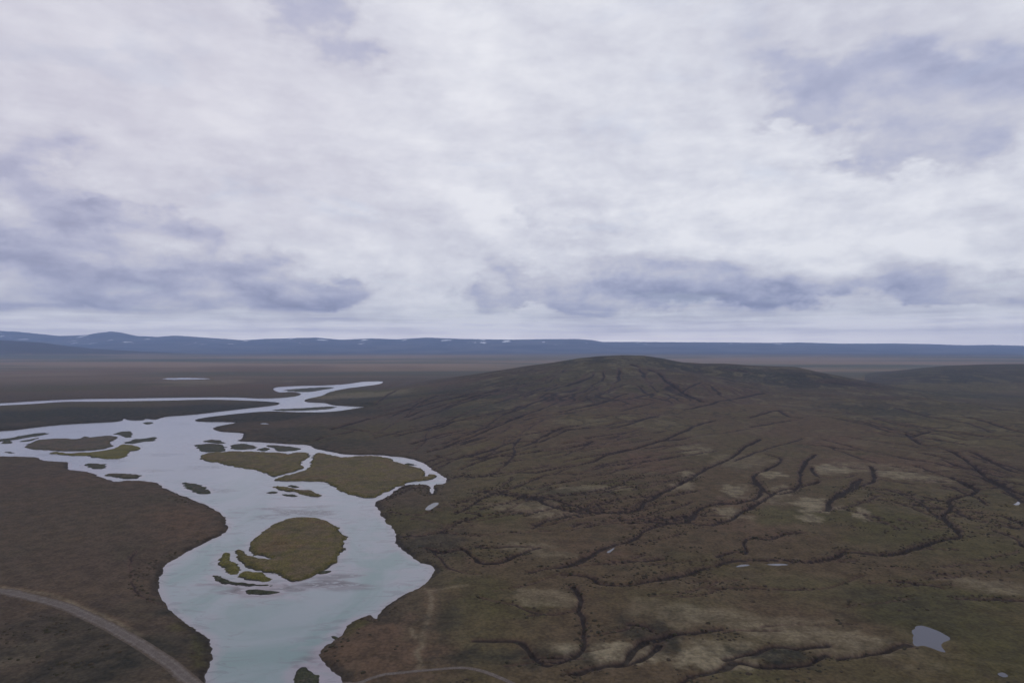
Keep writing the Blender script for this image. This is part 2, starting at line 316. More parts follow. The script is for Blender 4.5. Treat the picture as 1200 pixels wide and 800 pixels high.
# ------------------------------------------------------------------ colour zones of the ground cover: (x, y, rx, ry in photo px, kind, strength)
# kinds: 0 olive moss, 1 red-brown heath, 2 pale lichen, 3 dark bog / sedge, also shade painted under the hill crest
Z = [(90,700,260,110,1,.08),(420,765,45,18,1,.9),(490,775,60,20,1,.4),(450,790,60,14,1,.6),(215,610,45,22,1,.55),(60,600,200,60,1,.05),(110,560,120,10,1,.25),(100,780,160,35,3,.55),(60,740,60,25,3,.4),(150,775,50,18,3,.5),(30,765,50,14,2,.15),
 (120,498,500,9,3,.6),(150,482,400,8,3,.9),(60,478,200,8,0,.35),(200,455,260,6,1,.5),(250,448,70,3,2,.35),(60,455,160,4,0,.5),(100,435,300,5,1,.45),(330,432,160,4,1,.5),(30,440,60,2,2,.3),(300,452,60,2,1,.5),
 (420,460,60,5,0,1),(425,464,50,3,2,.35),(470,465,60,8,0,.35),(500,452,50,2,1,.4),(340,508,70,9,3,.5),(440,505,90,12,0,.35),(400,520,60,6,3,.4),(305,490,60,5,3,.7),
 (235,756,12,24,0,1),(215,728,14,8,0,.6),(195,712,12,8,3,.6),
 (575,455,60,12,3,.3),(560,480,60,12,3,.55),(700,465,25,6,3,.5),(620,490,60,14,1,.4),(750,470,80,18,1,.35),(740,420,25,3,2,.3),(720,430,50,6,0,.35),(640,440,60,8,0,.3),
 (690,520,60,8,1,.4),(760,540,30,14,1,.8),(820,535,40,10,0,.35),(815,527,18,5,2,.45),(880,470,120,14,1,.4),(890,435,80,4,3,.6),(880,434,50,5,3,.6),(885,436,30,3,2,.3),(1040,480,80,12,3,.5),(1130,470,90,14,3,.3),  # the two wide dark zones by the crest paint the ridge's shade into the colour
 (950,505,90,14,1,.35),(1110,440,70,8,3,.3),(980,520,40,9,1,.6),(1000,540,60,8,1,.6),(1090,545,70,9,1,.5),(1040,550,60,8,2,.25),
 (975,550,22,6,2,1.0),(905,555,16,4,2,.8),(900,585,20,6,2,.3),(860,575,14,8,2,.6),(1045,555,25,5,2,.5),(1080,560,35,5,2,.45),(955,592,24,8,2,.9),(950,607,14,5,2,.7),(1010,602,10,6,2,.8),(855,600,18,6,2,.55),(870,540,40,8,2,.25),(860,605,25,4,2,.3),
 (915,575,14,6,2,.55),(800,570,16,5,2,.5),(810,555,14,3,2,.6),(700,572,45,3,2,.45),(610,592,40,8,2,.35),(645,602,25,6,2,.45),(620,640,30,6,2,.35),(650,650,25,4,2,.3),(720,570,40,7,0,.7),(565,605,50,12,0,.7),(1020,610,80,22,0,.8),(920,605,40,12,0,.9),
 (900,615,60,12,1,.5),(870,590,30,12,1,.7),(880,620,60,14,1,.3),(760,610,60,12,1,.25),(690,640,60,14,1,.3),(570,655,40,10,1,.5),(530,690,30,10,1,.6),(440,740,50,30,1,.75),(480,760,60,25,1,.6),(520,730,22,22,3,.4),
 (570,650,40,8,0,.5),(640,700,40,12,2,.35),(600,715,50,14,0,.6),(560,690,40,16,0,.5),(660,760,26,8,2,.35),(720,765,60,12,2,.75),(700,768,30,10,2,.6),(830,770,60,14,2,.75),(860,760,50,12,2,.4),(800,720,70,18,2,.25),(780,700,70,14,0,.35),
 (760,745,30,14,3,.6),(780,745,20,12,3,.5),(900,770,60,10,3,.9),(925,765,25,8,3,1),(780,760,20,8,3,.6),(640,770,80,14,3,.45),(560,770,60,14,3,.5),(740,735,30,10,3,.5),(870,778,40,8,0,.7),
 (960,735,110,20,1,.25),(940,740,120,22,2,.25),(960,745,90,14,2,.3),(1010,700,160,22,0,.5),(1130,720,110,45,0,.9),(1120,640,90,22,0,.5),(1180,690,40,10,2,.25),(1000,790,160,18,1,.15),(1000,780,160,26,0,.4),(880,795,60,8,0,.8),(1080,790,60,12,1,.4),(1180,770,50,25,0,.7),(1060,715,70,30,3,.35),(1150,685,40,6,2,.3),
 (650,580,60,12,3,.25),(480,610,40,16,0,.55),(520,640,40,18,3,.45),(475,640,20,14,3,.5),(490,600,40,10,0,.3),(410,730,20,10,0,.8),(395,765,18,8,1,.4),(460,725,40,8,3,.4),
 (1180,560,60,22,3,.25),(1120,600,40,8,1,.3),(740,655,60,10,1,.45),(690,600,60,10,1,.35),(820,660,80,12,0,.4)]
zc = land([(z[0], z[1]) for z in Z])
ZW = []
for (px, py, rx, ry, k, s), c in zip(Z, zc):
    a = land([(px-rx, py), (px+rx, py)]); b = land([(px, py-ry), (px, py+ry)])
    Rx = max(np.hypot(*(a[1]-a[0]))/2, 2); Ry = max(min(np.hypot(*(b[1]-b[0]))/2, 2.5*Rx+ry*60), 2)
    if py < 446: Ry = max(Ry, 150)
    ang = math.atan2(c[0], c[1])
    ZW.append((c[0], c[1], Rx, Ry, k, s, math.cos(ang), math.sin(ang)))
TRAILS = [land(C4((1030,385),(1037,430),(1035,470),(1020,510),(1005,545),(985,560),(965,530))), land(C4((1005,545),(1010,580),(985,610),(990,650),(1000,678))),
          land(C4((1008,380),(1040,390),(1100,385),(1160,380))), land([(0,688),(60,697),(120,722),(165,745)])]
def zones(x, y):
    o = np.zeros((len(x), 4))
    r = np.hypot(x, y)
    sc = np.clip(r/30, 6, 400)
    for (cx, cy, Rx, Ry, k, s, ca, sa) in ZW:
        dx = x-cx; dy = y-cy
        idx = np.where(dx*dx+dy*dy < (2.6*max(Rx, Ry))**2)[0]
        if not len(idx): continue
        u = (dx[idx]*ca-dy[idx]*sa)/Rx; v = (dx[idx]*sa+dy[idx]*ca)/Ry
        S = min(Rx, Ry)
        n = fbm(x[idx], y[idx], max(S*0.9, 8), 4, 50+k)
        q = np.sqrt(u*u+v*v)+1.1*n
        sharp = 0.35 if k == 2 else 0.7
        w = min(1, s*1.3)*sstep(1+sharp*0.5, 1-sharp, q)
        o[idx, k] = 1-(1-o[idx, k])*(1-np.clip(w, 0, 1))
    wx = x+1.5*fbm(x, y, 9, 2, 88); wy = y+1.5*fbm(x, y, 9, 2, 89)
    for T in TRAILS:
        lo = T.min(0)-12; hi = T.max(0)+12
        q = np.where((x > lo[0]) & (x < hi[0]) & (y > lo[1]) & (y < hi[1]))[0]
        dd = np.full(len(q), 99.)
        for a, b in zip(T[:-1], T[1:]): dd = np.minimum(dd, seg_dist(wx[q], wy[q], a, b))
        o[q, 2] = np.maximum(o[q, 2], .55*np.exp(-(dd/1.3)**2)); o[q, 1] = np.maximum(o[q, 1], .8*np.exp(-(dd/4)**2))
    return o

# ------------------------------------------------------------------ final terrain height
def finish(x, y, rough=True):
    """height and attributes of the land sheet (islands apart)"""
    h = H0(x, y); r = np.hypot(x, y)
    wet = np.zeros(len(x)); shore = np.full(len(x), 999.0)
    near = np.where((r < 3300) & (y > -900))[0]
    xn, yn = x[near], y[near]
    # gullies
    warp = fbm(xn, yn, 18, 3, 71)*3.0; warp2 = fbm(xn, yn, 18, 3, 72)*3.0
    gd = np.zeros(len(near)); gw = np.zeros(len(near))
    for P, w, d in G:
        m = 4.5*w+8
        lo = P.min(0)-m; hi = P.max(0)+m
        idx = np.where((xn > lo[0]) & (xn < hi[0]) & (yn > lo[1]) & (yn < hi[1]))[0]
        if not len(idx): continue
        X = xn[idx]+warp[idx]; Yy = yn[idx]+warp2[idx]; dd = np.full(len(idx), 1e9)
        for a, b in zip(P[:-1], P[1:]): dd = np.minimum(dd, seg_dist(X, Yy, a, b))
        mod = np.clip(1+.9*fbm(xn[idx], yn[idx], 45, 3, 76), .55, 1.3)
        vw = (0.38*w+0.5)*np.clip(1+.8*fbm(xn[idx], yn[idx], 25, 3, 75), .6, 1.7)*(1+0.25*np.clip(r[near][idx]/900-1, 0, 1))
        vw = np.maximum(vw, r[near][idx]*0.0030)
        prof = np.exp(-(dd/vw)**2*1.3)
        gd[idx] = np.maximum(gd[idx], d*prof*mod)
        gw[idx] = np.maximum(gw[idx], np.clip(d/2.4, .55, 1)*np.clip(mod, .5, 1.1)*np.maximum(np.exp(-(dd/(vw*.95))**2*1.2), .30*np.exp(-(dd/(vw*3.0))**2)))
    # runnels that fan out from the summit down the flanks
    sx, sy = xn-309, yn-1900; rs = np.hypot(sx, sy)+1; th = np.arctan2(sx, -sy)
    wth = th+0.10*fbm(xn, yn, 220, 3, 61)+0.02*fbm(xn, yn, 50, 2, 62)
    run = np.zeros(len(near))
    for f, ra, rb_, rc, am in ((9, 120, 320, 1000, 1.0), (19, 350, 600, 1500, 1.0), (38, 600, 850, 1700, .8)):
        p_ = perlin(wth*f, rs/520.0+f, 63)
        q_ = np.exp(-(p_*rs/(f*2.6))**2*0.25)*sstep(ra, rb_, rs)*sstep(rc+250, rc-50, rs)
        run = np.maximum(run, am*q_*np.clip(.8+1.5*fbm(xn, yn, 160, 2, 64+f), 0, 1))
    onhill = sstep(12, 30, h[near])*(yn < 1950)*(yn > 0)
    run = run*onhill
    gd = np.maximum(gd, run*2.2); gw = np.maximum(gw, run*.85)
    hn = h[near]-gd*0.9
    hn = hn+0.55*fbm(xn, yn, 26, 4, 81)*sstep(0, 1, 1-gd)
    wetn = gw
    # ponds
    for P, z in zip(pond_polys, pond_z):
        m = 14; lo = P.min(0)-m; hi = P.max(0)+m
        idx = np.where((xn > lo[0]) & (xn < hi[0]) & (yn > lo[1]) & (yn < hi[1]))[0]
        if not len(idx): continue
        s = sdf(xn[idx], yn[idx], P)+fbm(xn[idx], yn[idx], 6, 3, 95)*1.3
        k = sstep(12, 0, s)
        tgt = np.where(s < 0, z-0.15+0.3*np.maximum(s, -4), z-0.15+0.3*np.clip(s, 0, 9))
        hn[idx] = hn[idx]*(1-k)+tgt*k
    # river
    lo = river.min(0)-60; hi = river.max(0)+60
    idx = np.where((xn > lo[0]) & (xn < hi[0]) & (yn > lo[1]) & (yn < hi[1]))[0]
    s = sdf(xn[idx], yn[idx], river)
    rr = r[near][idx]
    s = s+fbm(xn[idx], yn[idx], 11, 4, 91, .65)*2.0*np.clip(rr/350, .6, 2)+fbm(xn[idx], yn[idx], 3.5, 2, 92)*0.9
    bank = np.where(s > 0, 0.02+np.minimum(s*0.42, 1.0)+np.maximum(s-2.4, 0)*0.10, s*0.35)
    hl = np.maximum(hn[idx], 0.45)
    z = np.where(s > 0, np.minimum(bank, hl)*sstep(26, 14, s)+hl*(1-sstep(26, 14, s)), np.maximum(bank, -1.8))
    hn2 = np.maximum(hn, 0.45)
    hn2[idx] = z
    h[near] = hn2; wet[near] = wetn
    sh = np.full(len(near), 999.0); sh[idx] = s; shore[near] = sh
    return h, wet, shore

# ------------------------------------------------------------------ materials
def new_mat(name):
    m = bpy.data.materials.new(name); m.use_nodes = True
    nt = m.node_tree; nt.nodes.clear()
    return m, nt
class NT:
    def __init__(s, nt): s.nt = nt; s.n = nt.nodes; s.l = nt.links
    def node(s, t, **k):
        n = s.n.new(t)
        for a, b in k.items(): setattr(n, a, b)
        return n
    def put(s, sock, v):
        if isinstance(v, bpy.types.NodeSocket): s.l.new(v, sock)
        elif v is not None: sock.default_value = v
    def math(s, op, a, b=None, c=None, clamp=False):
        n = s.node('ShaderNodeMath', operation=op); n.use_clamp = clamp
        for i, v in enumerate((a, b, c)):
            if v is not None: s.put(n.inputs[i], v)
        return n.outputs[0]
    def mix(s, f, a, b):
        n = s.node('ShaderNodeMix', data_type='RGBA')
        s.put(n.inputs[0], f)
        for i, v in ((6, a), (7, b)): s.put(n.inputs[i], v if isinstance(v, bpy.types.NodeSocket) else (*v, 1))
        return n.outputs[2]
    def ramp(s, v, a, b, lo=0, hi=1):
        n = s.node('ShaderNodeMapRange'); n.interpolation_type = 'SMOOTHSTEP'
        s.put(n.inputs[0], v); n.inputs[1].default_value = a; n.inputs[2].default_value = b
        n.inputs[3].default_value = lo; n.inputs[4].default_value = hi
        return n.outputs[0]
    def noise(s, vec, scale, detail=4, rough=0.55, dist=0):
        n = s.node('ShaderNodeTexNoise', noise_dimensions='2D'); s.put(n.inputs['Vector'], vec)
        n.inputs['Scale'].default_value = scale; n.inputs['Detail'].default_value = detail
        n.inputs['Roughness'].default_value = rough; n.inputs['Distortion'].default_value = dist
        return n.outputs['Fac']
    def vscale(s, vec, sc):
        n = s.node('ShaderNodeMapping'); s.put(n.inputs[0], vec); n.inputs['Scale'].default_value = sc
        return n.outputs[0]
    def attr(s, name): return s.node('ShaderNodeAttribute', attribute_name=name)

def land_material(name, base, tint=None):
    m, nt = new_mat(name); N = NT(nt)
    pos = N.node('ShaderNodeNewGeometry').outputs['Position']
    a = N.attr('zone'); sep = N.node('ShaderNodeSeparateColor'); N.put(sep.inputs[0], a.outputs['Color'])
    olive, red, pale = sep.outputs[0], sep.outputs[1], sep.outputs[2]; dark = a.outputs['Alpha']
    wet = N.attr('wet').outputs['Fac']; shore = N.attr('shore').outputs['Fac']
    n_big = N.noise(pos, 0.004, 5, 0.6); n_mid = N.noise(pos, 0.022, 6, 0.62, 0.6)
    n_small = N.noise(pos, 0.12, 6, 0.65); n_fine = N.noise(pos, 0.7, 5, 0.7)
    c = N.mix(N.ramp(n_big, .38, .62), base, (base[0]*1.05, base[1]*1.16, base[2]*1.0))
    vl = N.attr('vein').outputs['Fac']
    if not tint: c = N.mix(N.ramp(vl, .25, 0, 0, .75), c, (.056, .043, .035))
    c = N.mix(N.math('MULTIPLY', N.ramp(n_mid, .5, .68), .4), c, (.076, .055, .036))
    c = N.mix(N.math('MULTIPLY', N.ramp(n_mid, .48, .30), .45), c, (.044, .040, .026))
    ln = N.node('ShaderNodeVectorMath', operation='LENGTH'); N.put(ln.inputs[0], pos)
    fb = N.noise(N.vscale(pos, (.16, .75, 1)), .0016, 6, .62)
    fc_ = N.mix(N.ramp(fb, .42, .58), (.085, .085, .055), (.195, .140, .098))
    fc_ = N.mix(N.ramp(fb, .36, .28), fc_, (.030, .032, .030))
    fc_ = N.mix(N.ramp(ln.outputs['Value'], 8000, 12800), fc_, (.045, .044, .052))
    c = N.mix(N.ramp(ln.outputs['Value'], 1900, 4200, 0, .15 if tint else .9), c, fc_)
    c = N.mix(N.math('MULTIPLY', red, N.ramp(n_small, .3, .6, .6, 1)), c, (.082, .054, .037))
    c = N.mix(N.math('MULTIPLY', olive, N.ramp(n_small, .3, .6, .7, 1)), c, (.057, .050, .023))
    c = N.mix(N.math('MULTIPLY', pale, N.ramp(n_small, .32, .58, .65, 1)), c, (.155, .130, .088))
    c = N.mix(N.math('MULTIPLY', dark, N.ramp(n_small, .3, .62, 1, .65)), c, (.022, .023, .019))
    wv = N.node('ShaderNodeVectorMath', operation='ADD'); N.put(wv.inputs[0], pos)
    nc = N.node('ShaderNodeTexNoise', noise_dimensions='2D'); N.put(nc.inputs['Vector'], pos); nc.inputs['Scale'].default_value = .02; nc.inputs['Detail'].default_value = 4
    sc = N.node('ShaderNodeVectorMath', operation='SCALE'); N.put(sc.inputs[0], nc.outputs['Color']); sc.inputs['Scale'].default_value = 60
    N.put(wv.inputs[1], sc.outputs[0])
    e1 = N.node('ShaderNodeTexVoronoi', feature='DISTANCE_TO_EDGE', voronoi_dimensions='2D'); N.put(e1.inputs['Vector'], wv.outputs[0]); e1.inputs['Scale'].default_value = .017
    va = N.attr('vein').outputs['Fac']
    pn = N.noise(N.vscale(wv.outputs[0], (1, .6, 1)), .021, 4, .55)
    c = N.mix(N.math('MULTIPLY', N.math('MULTIPLY', N.ramp(pn, .54, .62), va), N.ramp(wet, .3, .08, 0, .55)), c, (.108, .090, .054))
    vein = N.math('MULTIPLY', N.ramp(e1.outputs['Distance'], .075, .015), N.ramp(n_big, .36, .56, .05, .55))
    vein = N.math('MULTIPLY', vein, va)
    c = N.mix(vein, c, (.024, .019, .017))
    e2 = N.node('ShaderNodeTexVoronoi', feature='DISTANCE_TO_EDGE', voronoi_dimensions='2D'); N.put(e2.inputs['Vector'], wv.outputs[0]); e2.inputs['Scale'].default_value = .06
    vein2 = N.math('MULTIPLY', N.ramp(e2.outputs['Distance'], .14, .03), N.ramp(n_mid, .42, .62, 0, .45))
    vein2 = N.math('MULTIPLY', vein2, va)
    c = N.mix(vein2, c, (.032, .028, .020))
    # gully beds: dark wet peat; and a thin edge of rusty sedge
    c = N.mix(N.math('MULTIPLY', N.ramp(wet, .12, .4), N.ramp(wet, .8, .4, 0, .65)), c, (.070, .045, .036))
    c = N.mix(N.math('MULTIPLY', N.ramp(wet, .30, .60), .84), c, (.020, .016, .015))
    # shore: wet silt right at the waterline, then darker eroded edge
    c = N.mix(N.math('MULTIPLY', N.ramp(shore, 5.5, 1.0, 0, .8), N.ramp(n_mid, .38, .6, .15, 1)), c, (.026, .022, .018))
    sh2 = N.math('ADD', shore, N.math('MULTIPLY', n_small, 2.2))
    c = N.mix(N.math('MULTIPLY', N.ramp(sh2, 1.7, 0.6, 0, .7), N.ramp(n_mid, .45, .6)), c, (.09, .078, .076))
    # small vegetation clumps and stones
    v = N.node('ShaderNodeTexVoronoi', voronoi_dimensions='2D'); N.put(v.inputs['Vector'], pos); v.inputs['Scale'].default_value = 0.55
    clump = N.ramp(v.outputs['Distance'], .25, .75)
    k = N.math('MULTIPLY', N.ramp(n_fine, .3, .7, .86, 1.15), N.ramp(n_small, .3, .7, .82, 1.20))
    k = N.math('MULTIPLY', k, N.math('MULTIPLY_ADD', clump, -.22, 1.1))
    vm = N.node('ShaderNodeVectorMath', operation='SCALE'); N.put(vm.inputs[0], c); N.put(vm.inputs['Scale'], k)
    c = vm.outputs[0]
    b = N.node('ShaderNodeBsdfPrincipled'); N.put(b.inputs['Base Color'], c)
    b.inputs['Roughness'].default_value = .95; b.inputs['Specular IOR Level'].default_value = 0.04
    hsum = N.math('ADD', N.math('MULTIPLY', n_small, 1.6), N.math('ADD', N.math('MULTIPLY', n_fine, .5), N.math('MULTIPLY', clump, -.25)))
    bp = N.node('ShaderNodeBump'); N.put(bp.inputs['Height'], hsum); bp.inputs['Distance'].default_value = 1.0; bp.inputs['Strength'].default_value = 0.45
    N.put(b.inputs['Normal'], bp.outputs[0])
    o = N.node('ShaderNodeOutputMaterial'); N.put(o.inputs[0], b.outputs[0])
    return m
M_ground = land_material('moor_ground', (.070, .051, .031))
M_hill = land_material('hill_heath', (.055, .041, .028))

M_ridge = land_material('distant_ridge_rock', (.036, .034, .040), True)
M_hill2 = land_material('distant_hill_heath', (.044, .036, .030), True)

def mountain_material():
    m, nt = new_mat('far_mountain_rock'); N = NT(nt)
    pos = N.node('ShaderNodeNewGeometry').outputs['Position']
    n1 = N.noise(N.vscale(pos, (1, 1, 6)), 0.0009, 6, .6); n2 = N.noise(pos, 0.0035, 5, .6)
    c = N.mix(N.ramp(n1, .4, .6), (.020, .024, .034), (.070, .064, .066))
    sx = N.node('ShaderNodeSeparateXYZ'); N.put(sx.inputs[0], pos)
    n3 = N.noise(N.vscale(pos, (1, .35, 1)), 0.0032, 4, .5)
    hi = N.ramp(sx.outputs[2], 150, 200)
    snow = N.math('MULTIPLY', N.ramp(n3, .665, .68), hi)
    c = N.mix(snow, c, (.85, .87, .92))
    b = N.node('ShaderNodeBsdfPrincipled'); N.put(b.inputs['Base Color'], c); b.inputs['Roughness'].default_value = .95
    b.inputs['Specular IOR Level'].default_value = .1
    o = N.node('ShaderNodeOutputMaterial'); N.put(o.inputs[0], b.outputs[0])
    return m
M_mtn = mountain_material()

def island_material(name, base, edge, spot):
    m, nt = new_mat(name); N = NT(nt)
    pos = N.node('ShaderNodeNewGeometry').outputs['Position']
    shore = N.attr('shore').outputs['Fac']     # metres in from the water
    n_mid = N.noise(pos, 0.06, 5, .6, .5); n_small = N.noise(pos, .2, 6, .65); n_fine = N.noise(pos, .9, 5, .7)
    c = N.mix(N.ramp(n_mid, .4, .62), base, edge)
    c = N.mix(N.math('MULTIPLY', N.ramp(n_small, .52, .62), .7), c, spot)
    nb = N.noise(pos, .035, 5, .6, .8)
    c = N.mix(N.math('MULTIPLY', N.ramp(nb, .52, .60), .5), c, (edge[0]*.55, edge[1]*.6, edge[2]*.7))
    c = N.mix(N.math('MULTIPLY', N.ramp(nb, .43, .36), .45), c, (spot[0]*1.15, spot[1]*1.0, spot[2]*.8))
    sh = N.math('ADD', shore, N.math('MULTIPLY', n_small, 4))
    c = N.mix(N.ramp(sh, 6.5, 3.0, 0, .8), c, (edge[0]*.8, edge[1]*.85, edge[2]*.7))
    c = N.mix(N.math('MULTIPLY', N.ramp(shore, 1.5, .4, 0, .9), N.ramp(n_mid, .38, .58, .1, 1)), c, (.022, .019, .016))
    k = N.math('MULTIPLY', N.ramp(n_fine, .3, .7, .6, 1.45), N.ramp(n_small, .3, .7, .75, 1.25))
    vm = N.node('ShaderNodeVectorMath', operation='SCALE'); N.put(vm.inputs[0], c); N.put(vm.inputs['Scale'], k)
    b = N.node('ShaderNodeBsdfPrincipled'); N.put(b.inputs['Base Color'], vm.outputs[0]); b.inputs['Roughness'].default_value = .92
    b.inputs['Specular IOR Level'].default_value = .15
    bp = N.node('ShaderNodeBump'); N.put(bp.inputs['Height'], N.math('ADD', n_small, N.math('MULTIPLY', n_fine, .5))); bp.inputs['Distance'].default_value = 1
    N.put(b.inputs['Normal'], bp.outputs[0])
    o = N.node('ShaderNodeOutputMaterial'); N.put(o.inputs[0], b.outputs[0])
    return m
MI = {'mid': island_material('island_moss', (.081, .061, .031), (.090, .073, .023), (.084, .058, .036)),
      'green': island_material('islet_green_moss', (.105, .088, .022), (.095, .084, .020), (.060, .045, .028)),
      'dark': island_material('islet_sedge', (.038, .037, .026), (.040, .042, .022), (.050, .038, .032)),
      'brown': island_material('island_brown_heath', (.066, .050, .040), (.058, .050, .028), (.075, .052, .040))}

def water_material(name, c_near, c_far, streaks=True):
    m, nt = new_mat(name); N = NT(nt)
    pos = N.node('ShaderNodeNewGeometry').outputs['Position']
    nw = N.noise(N.vscale(pos, (1, .55, 1)), .018, 5, .6, 1.2)
    c = N.mix(N.ramp(nw, .35, .65), c_near, c_far)
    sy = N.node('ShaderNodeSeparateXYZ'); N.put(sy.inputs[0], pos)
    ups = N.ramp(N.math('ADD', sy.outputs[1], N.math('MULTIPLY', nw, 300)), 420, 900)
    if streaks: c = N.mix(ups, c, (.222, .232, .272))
    shore = N.attr('shore').outputs['Fac']      # metres from land
    n2 = N.noise(N.vscale(pos, (.7, 1.6, 1)), .11, 5, .65, .8)
    s2 = N.math('ADD', shore, N.math('MULTIPLY', n2, 7))
    if streaks:
        nn = N.noise(N.vscale(pos, (.6, 1.5, 1)), .2, 5, .65, .5)
        c = N.mix(N.math('MULTIPLY', N.attr('pale_shoal').outputs['Fac'], N.ramp(nn, .3, .6, .35, .8)), c, (.27, .235, .28))
        c = N.mix(N.math('MULTIPLY', N.attr('dark_shoal').outputs['Fac'], N.ramp(nn, .36, .52, .15, 1)), c, (.055, .044, .052))
        # silt shoals along the shores
        c = N.mix(N.ramp(s2, 9.0, 3.6, 0, .65), c, (.26, .225, .26))
        c = N.mix(N.math('MULTIPLY', N.ramp(s2, 30, 8, 0, 1), N.ramp(n2, .54, .62, 0, .38)), c, (.125, .11, .135))
    b = N.node('ShaderNodeBsdfPrincipled'); N.put(b.inputs['Base Color'], c)
    b.inputs['Roughness'].default_value = .16; b.inputs['IOR'].default_value = 1.33; b.inputs['Specular IOR Level'].default_value = .5
    w1 = N.noise(N.vscale(pos, (1, 1, 1)), .45, 4, .6, .3); w2 = N.noise(pos, .05, 3, .5)
    bp = N.node('ShaderNodeBump'); N.put(bp.inputs['Height'], N.math('ADD', N.math('MULTIPLY', w1, .22), w2)); bp.inputs['Distance'].default_value = .35
    bp.inputs['Strength'].default_value = .35
    N.put(b.inputs['Normal'], bp.outputs[0])
    o = N.node('ShaderNodeOutputMaterial'); N.put(o.inputs[0], b.outputs[0])
    return m
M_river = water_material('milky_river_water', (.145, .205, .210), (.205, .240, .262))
M_pond = water_material('pond_water', (.06, .06, .075), (.08, .08, .095), False)

def track_material():
    m, nt = new_mat('track_gravel'); N = NT(nt)
    pos = N.node('ShaderNodeNewGeometry').outputs['Position']
    e = N.attr('edge').outputs['Fac']; n = N.noise(pos, .35, 5, .65); nf = N.noise(pos, 1.6, 4, .7)
    c = N.mix(N.ramp(n, .35, .65), (.112, .095, .088), (.088, .073, .065))
    # two worn wheel ruts, greyer crown, ragged dirt edges
    rut = N.math('ABSOLUTE', N.math('SUBTRACT', N.math('ABSOLUTE', e), .45))
    c = N.mix(N.ramp(rut, .22, .05, 0, .6), c, (.145, .126, .118))
    ee = N.math('ADD', N.math('ABSOLUTE', e), N.math('MULTIPLY', N.math('SUBTRACT', n, .5), 1.1))
    c = N.mix(N.ramp(ee, .2, .95), c, (.076, .058, .045))
    k = N.ramp(nf, .3, .7, .8, 1.2)
    vm = N.node('ShaderNodeVectorMath', operation='SCALE'); N.put(vm.inputs[0], c); N.put(vm.inputs['Scale'], k)
    b = N.node('ShaderNodeBsdfPrincipled'); N.put(b.inputs['Base Color'], vm.outputs[0]); b.inputs['Roughness'].default_value = .95
    b.inputs['Specular IOR Level'].default_value = .1
    o = N.node('ShaderNodeOutputMaterial'); N.put(o.inputs[0], b.outputs[0])
    return m
M_track = track_material()

# ------------------------------------------------------------------ mesh output
def link_mesh(name, V, Fc, mat, attrs=None, kind=None, label=None, cat=None, group=None):
    me = bpy.data.meshes.new(name)
    V = np.asarray(V, np.float32); Fc = np.asarray(Fc, np.int32)
    k = Fc.shape[1]
    me.vertices.add(len(V)); me.vertices.foreach_set('co', V.ravel())
    me.loops.add(Fc.size); me.loops.foreach_set('vertex_index', Fc.ravel())
    me.polygons.add(len(Fc)); me.polygons.foreach_set('loop_start', np.arange(0, Fc.size, k, dtype=np.int32))
    me.polygons.foreach_set('loop_total', np.full(len(Fc), k, np.int32))
    me.polygons.foreach_set('use_smooth', np.ones(len(Fc), bool))
    me.update(calc_edges=True)
    for n, a in (attrs or {}).items():
        if a.ndim == 2:
            at = me.attributes.new(n, 'FLOAT_COLOR', 'POINT'); at.data.foreach_set('color', a.astype(np.float32).ravel())
        else:
            at = me.attributes.new(n, 'FLOAT', 'POINT'); at.data.foreach_set('value', a.astype(np.float32).ravel())
    me.materials.append(mat)
    o = bpy.data.objects.new(name, me); COL.objects.link(o)
    if kind: o['kind'] = kind
    if label: o['label'] = label
    if cat: o['category'] = cat
    if group: o['group'] = group
    return o
def sub_mesh(V, Fc, keep, attrs):
    Fk = Fc[keep]; used = np.unique(Fk); mp = np.full(len(V), -1, np.int32); mp[used] = np.arange(len(used))
    return V[used], mp[Fk], {k: a[used] for k, a in attrs.items()}

# ------------------------------------------------------------------ land sheet
az = [np.arange(-0.76, 0.76, 0.0021)]
back = np.arange(0.76, 2*np.pi-0.76, 0.05)
az = np.concatenate([az[0], back])
rad = [4.0]
while rad[-1] < 25500:
    r = rad[-1]
    if r < 150: rad.append(r*1.07)
    elif r < 2700: rad.append(r+min(r*r/66000.0, 4.3 if r < 1500 else 6.0))
    else: rad.append(r*1.011)
rad = np.array(rad)
na, nr = len(az), len(rad)
RR, AA = np.meshgrid(rad, az, indexing='ij')
X = (RR*np.sin(AA)).ravel(); Yv = (RR*np.cos(AA)).ravel()
h, wet, shore = finish(X, Yv)
zn = zones(X, Yv)
V = np.stack([X, Yv, h], 1)
i = np.arange(nr-1)[:, None]*na; j = np.arange(na)[None, :]; j2 = (j+1) % na
Fc = np.stack([i+j, i+na+j, i+na+j2, i+j2], -1).reshape(-1, 4)
Fc = Fc[:, ::-1]
vn = sstep(-70, 60, X+0.06*Yv)*sstep(3200, 2300, np.hypot(X, Yv))*(0.35+0.65*sstep(2.5, 12, H0(X, Yv, False)))
ins_ = (np.abs(V[Fc][:, :, 0]).max(1) < 18400) & (np.abs(V[Fc][:, :, 1]).max(1) < 20400); Fc = Fc[ins_]
attrs = {'vein': vn, 'zone': zn, 'wet': wet, 'shore': shore}
fc = V[Fc[:, 0]]
fr = np.hypot(fc[:, 0], fc[:, 1]); fu = fc[:, 0]/np.maximum(fc[:, 1], 1)
hillH = H0(fc[:, 0], fc[:, 1], False)
is_mtn = fr > 12800
front = fc[:, 1] > 0
is_ridge = front & (fr > 6800) & ~is_mtn & (fu < -0.39) & (hillH > 34+8*fbm(fc[:, 0], fc[:, 1], 500, 3, 800))
is_hill2 = front & (fr > 1950*np.sqrt(1+fu*fu)) & (fr < 3500*np.sqrt(1+fu*fu)) & (fu > 0.50) & (hillH > 9)
is_hill = front & ~is_hill2 & (fc[:, 1] < 2500) & (fc[:, 1] > 500) & (hillH > 19) & (fu > -0.3)
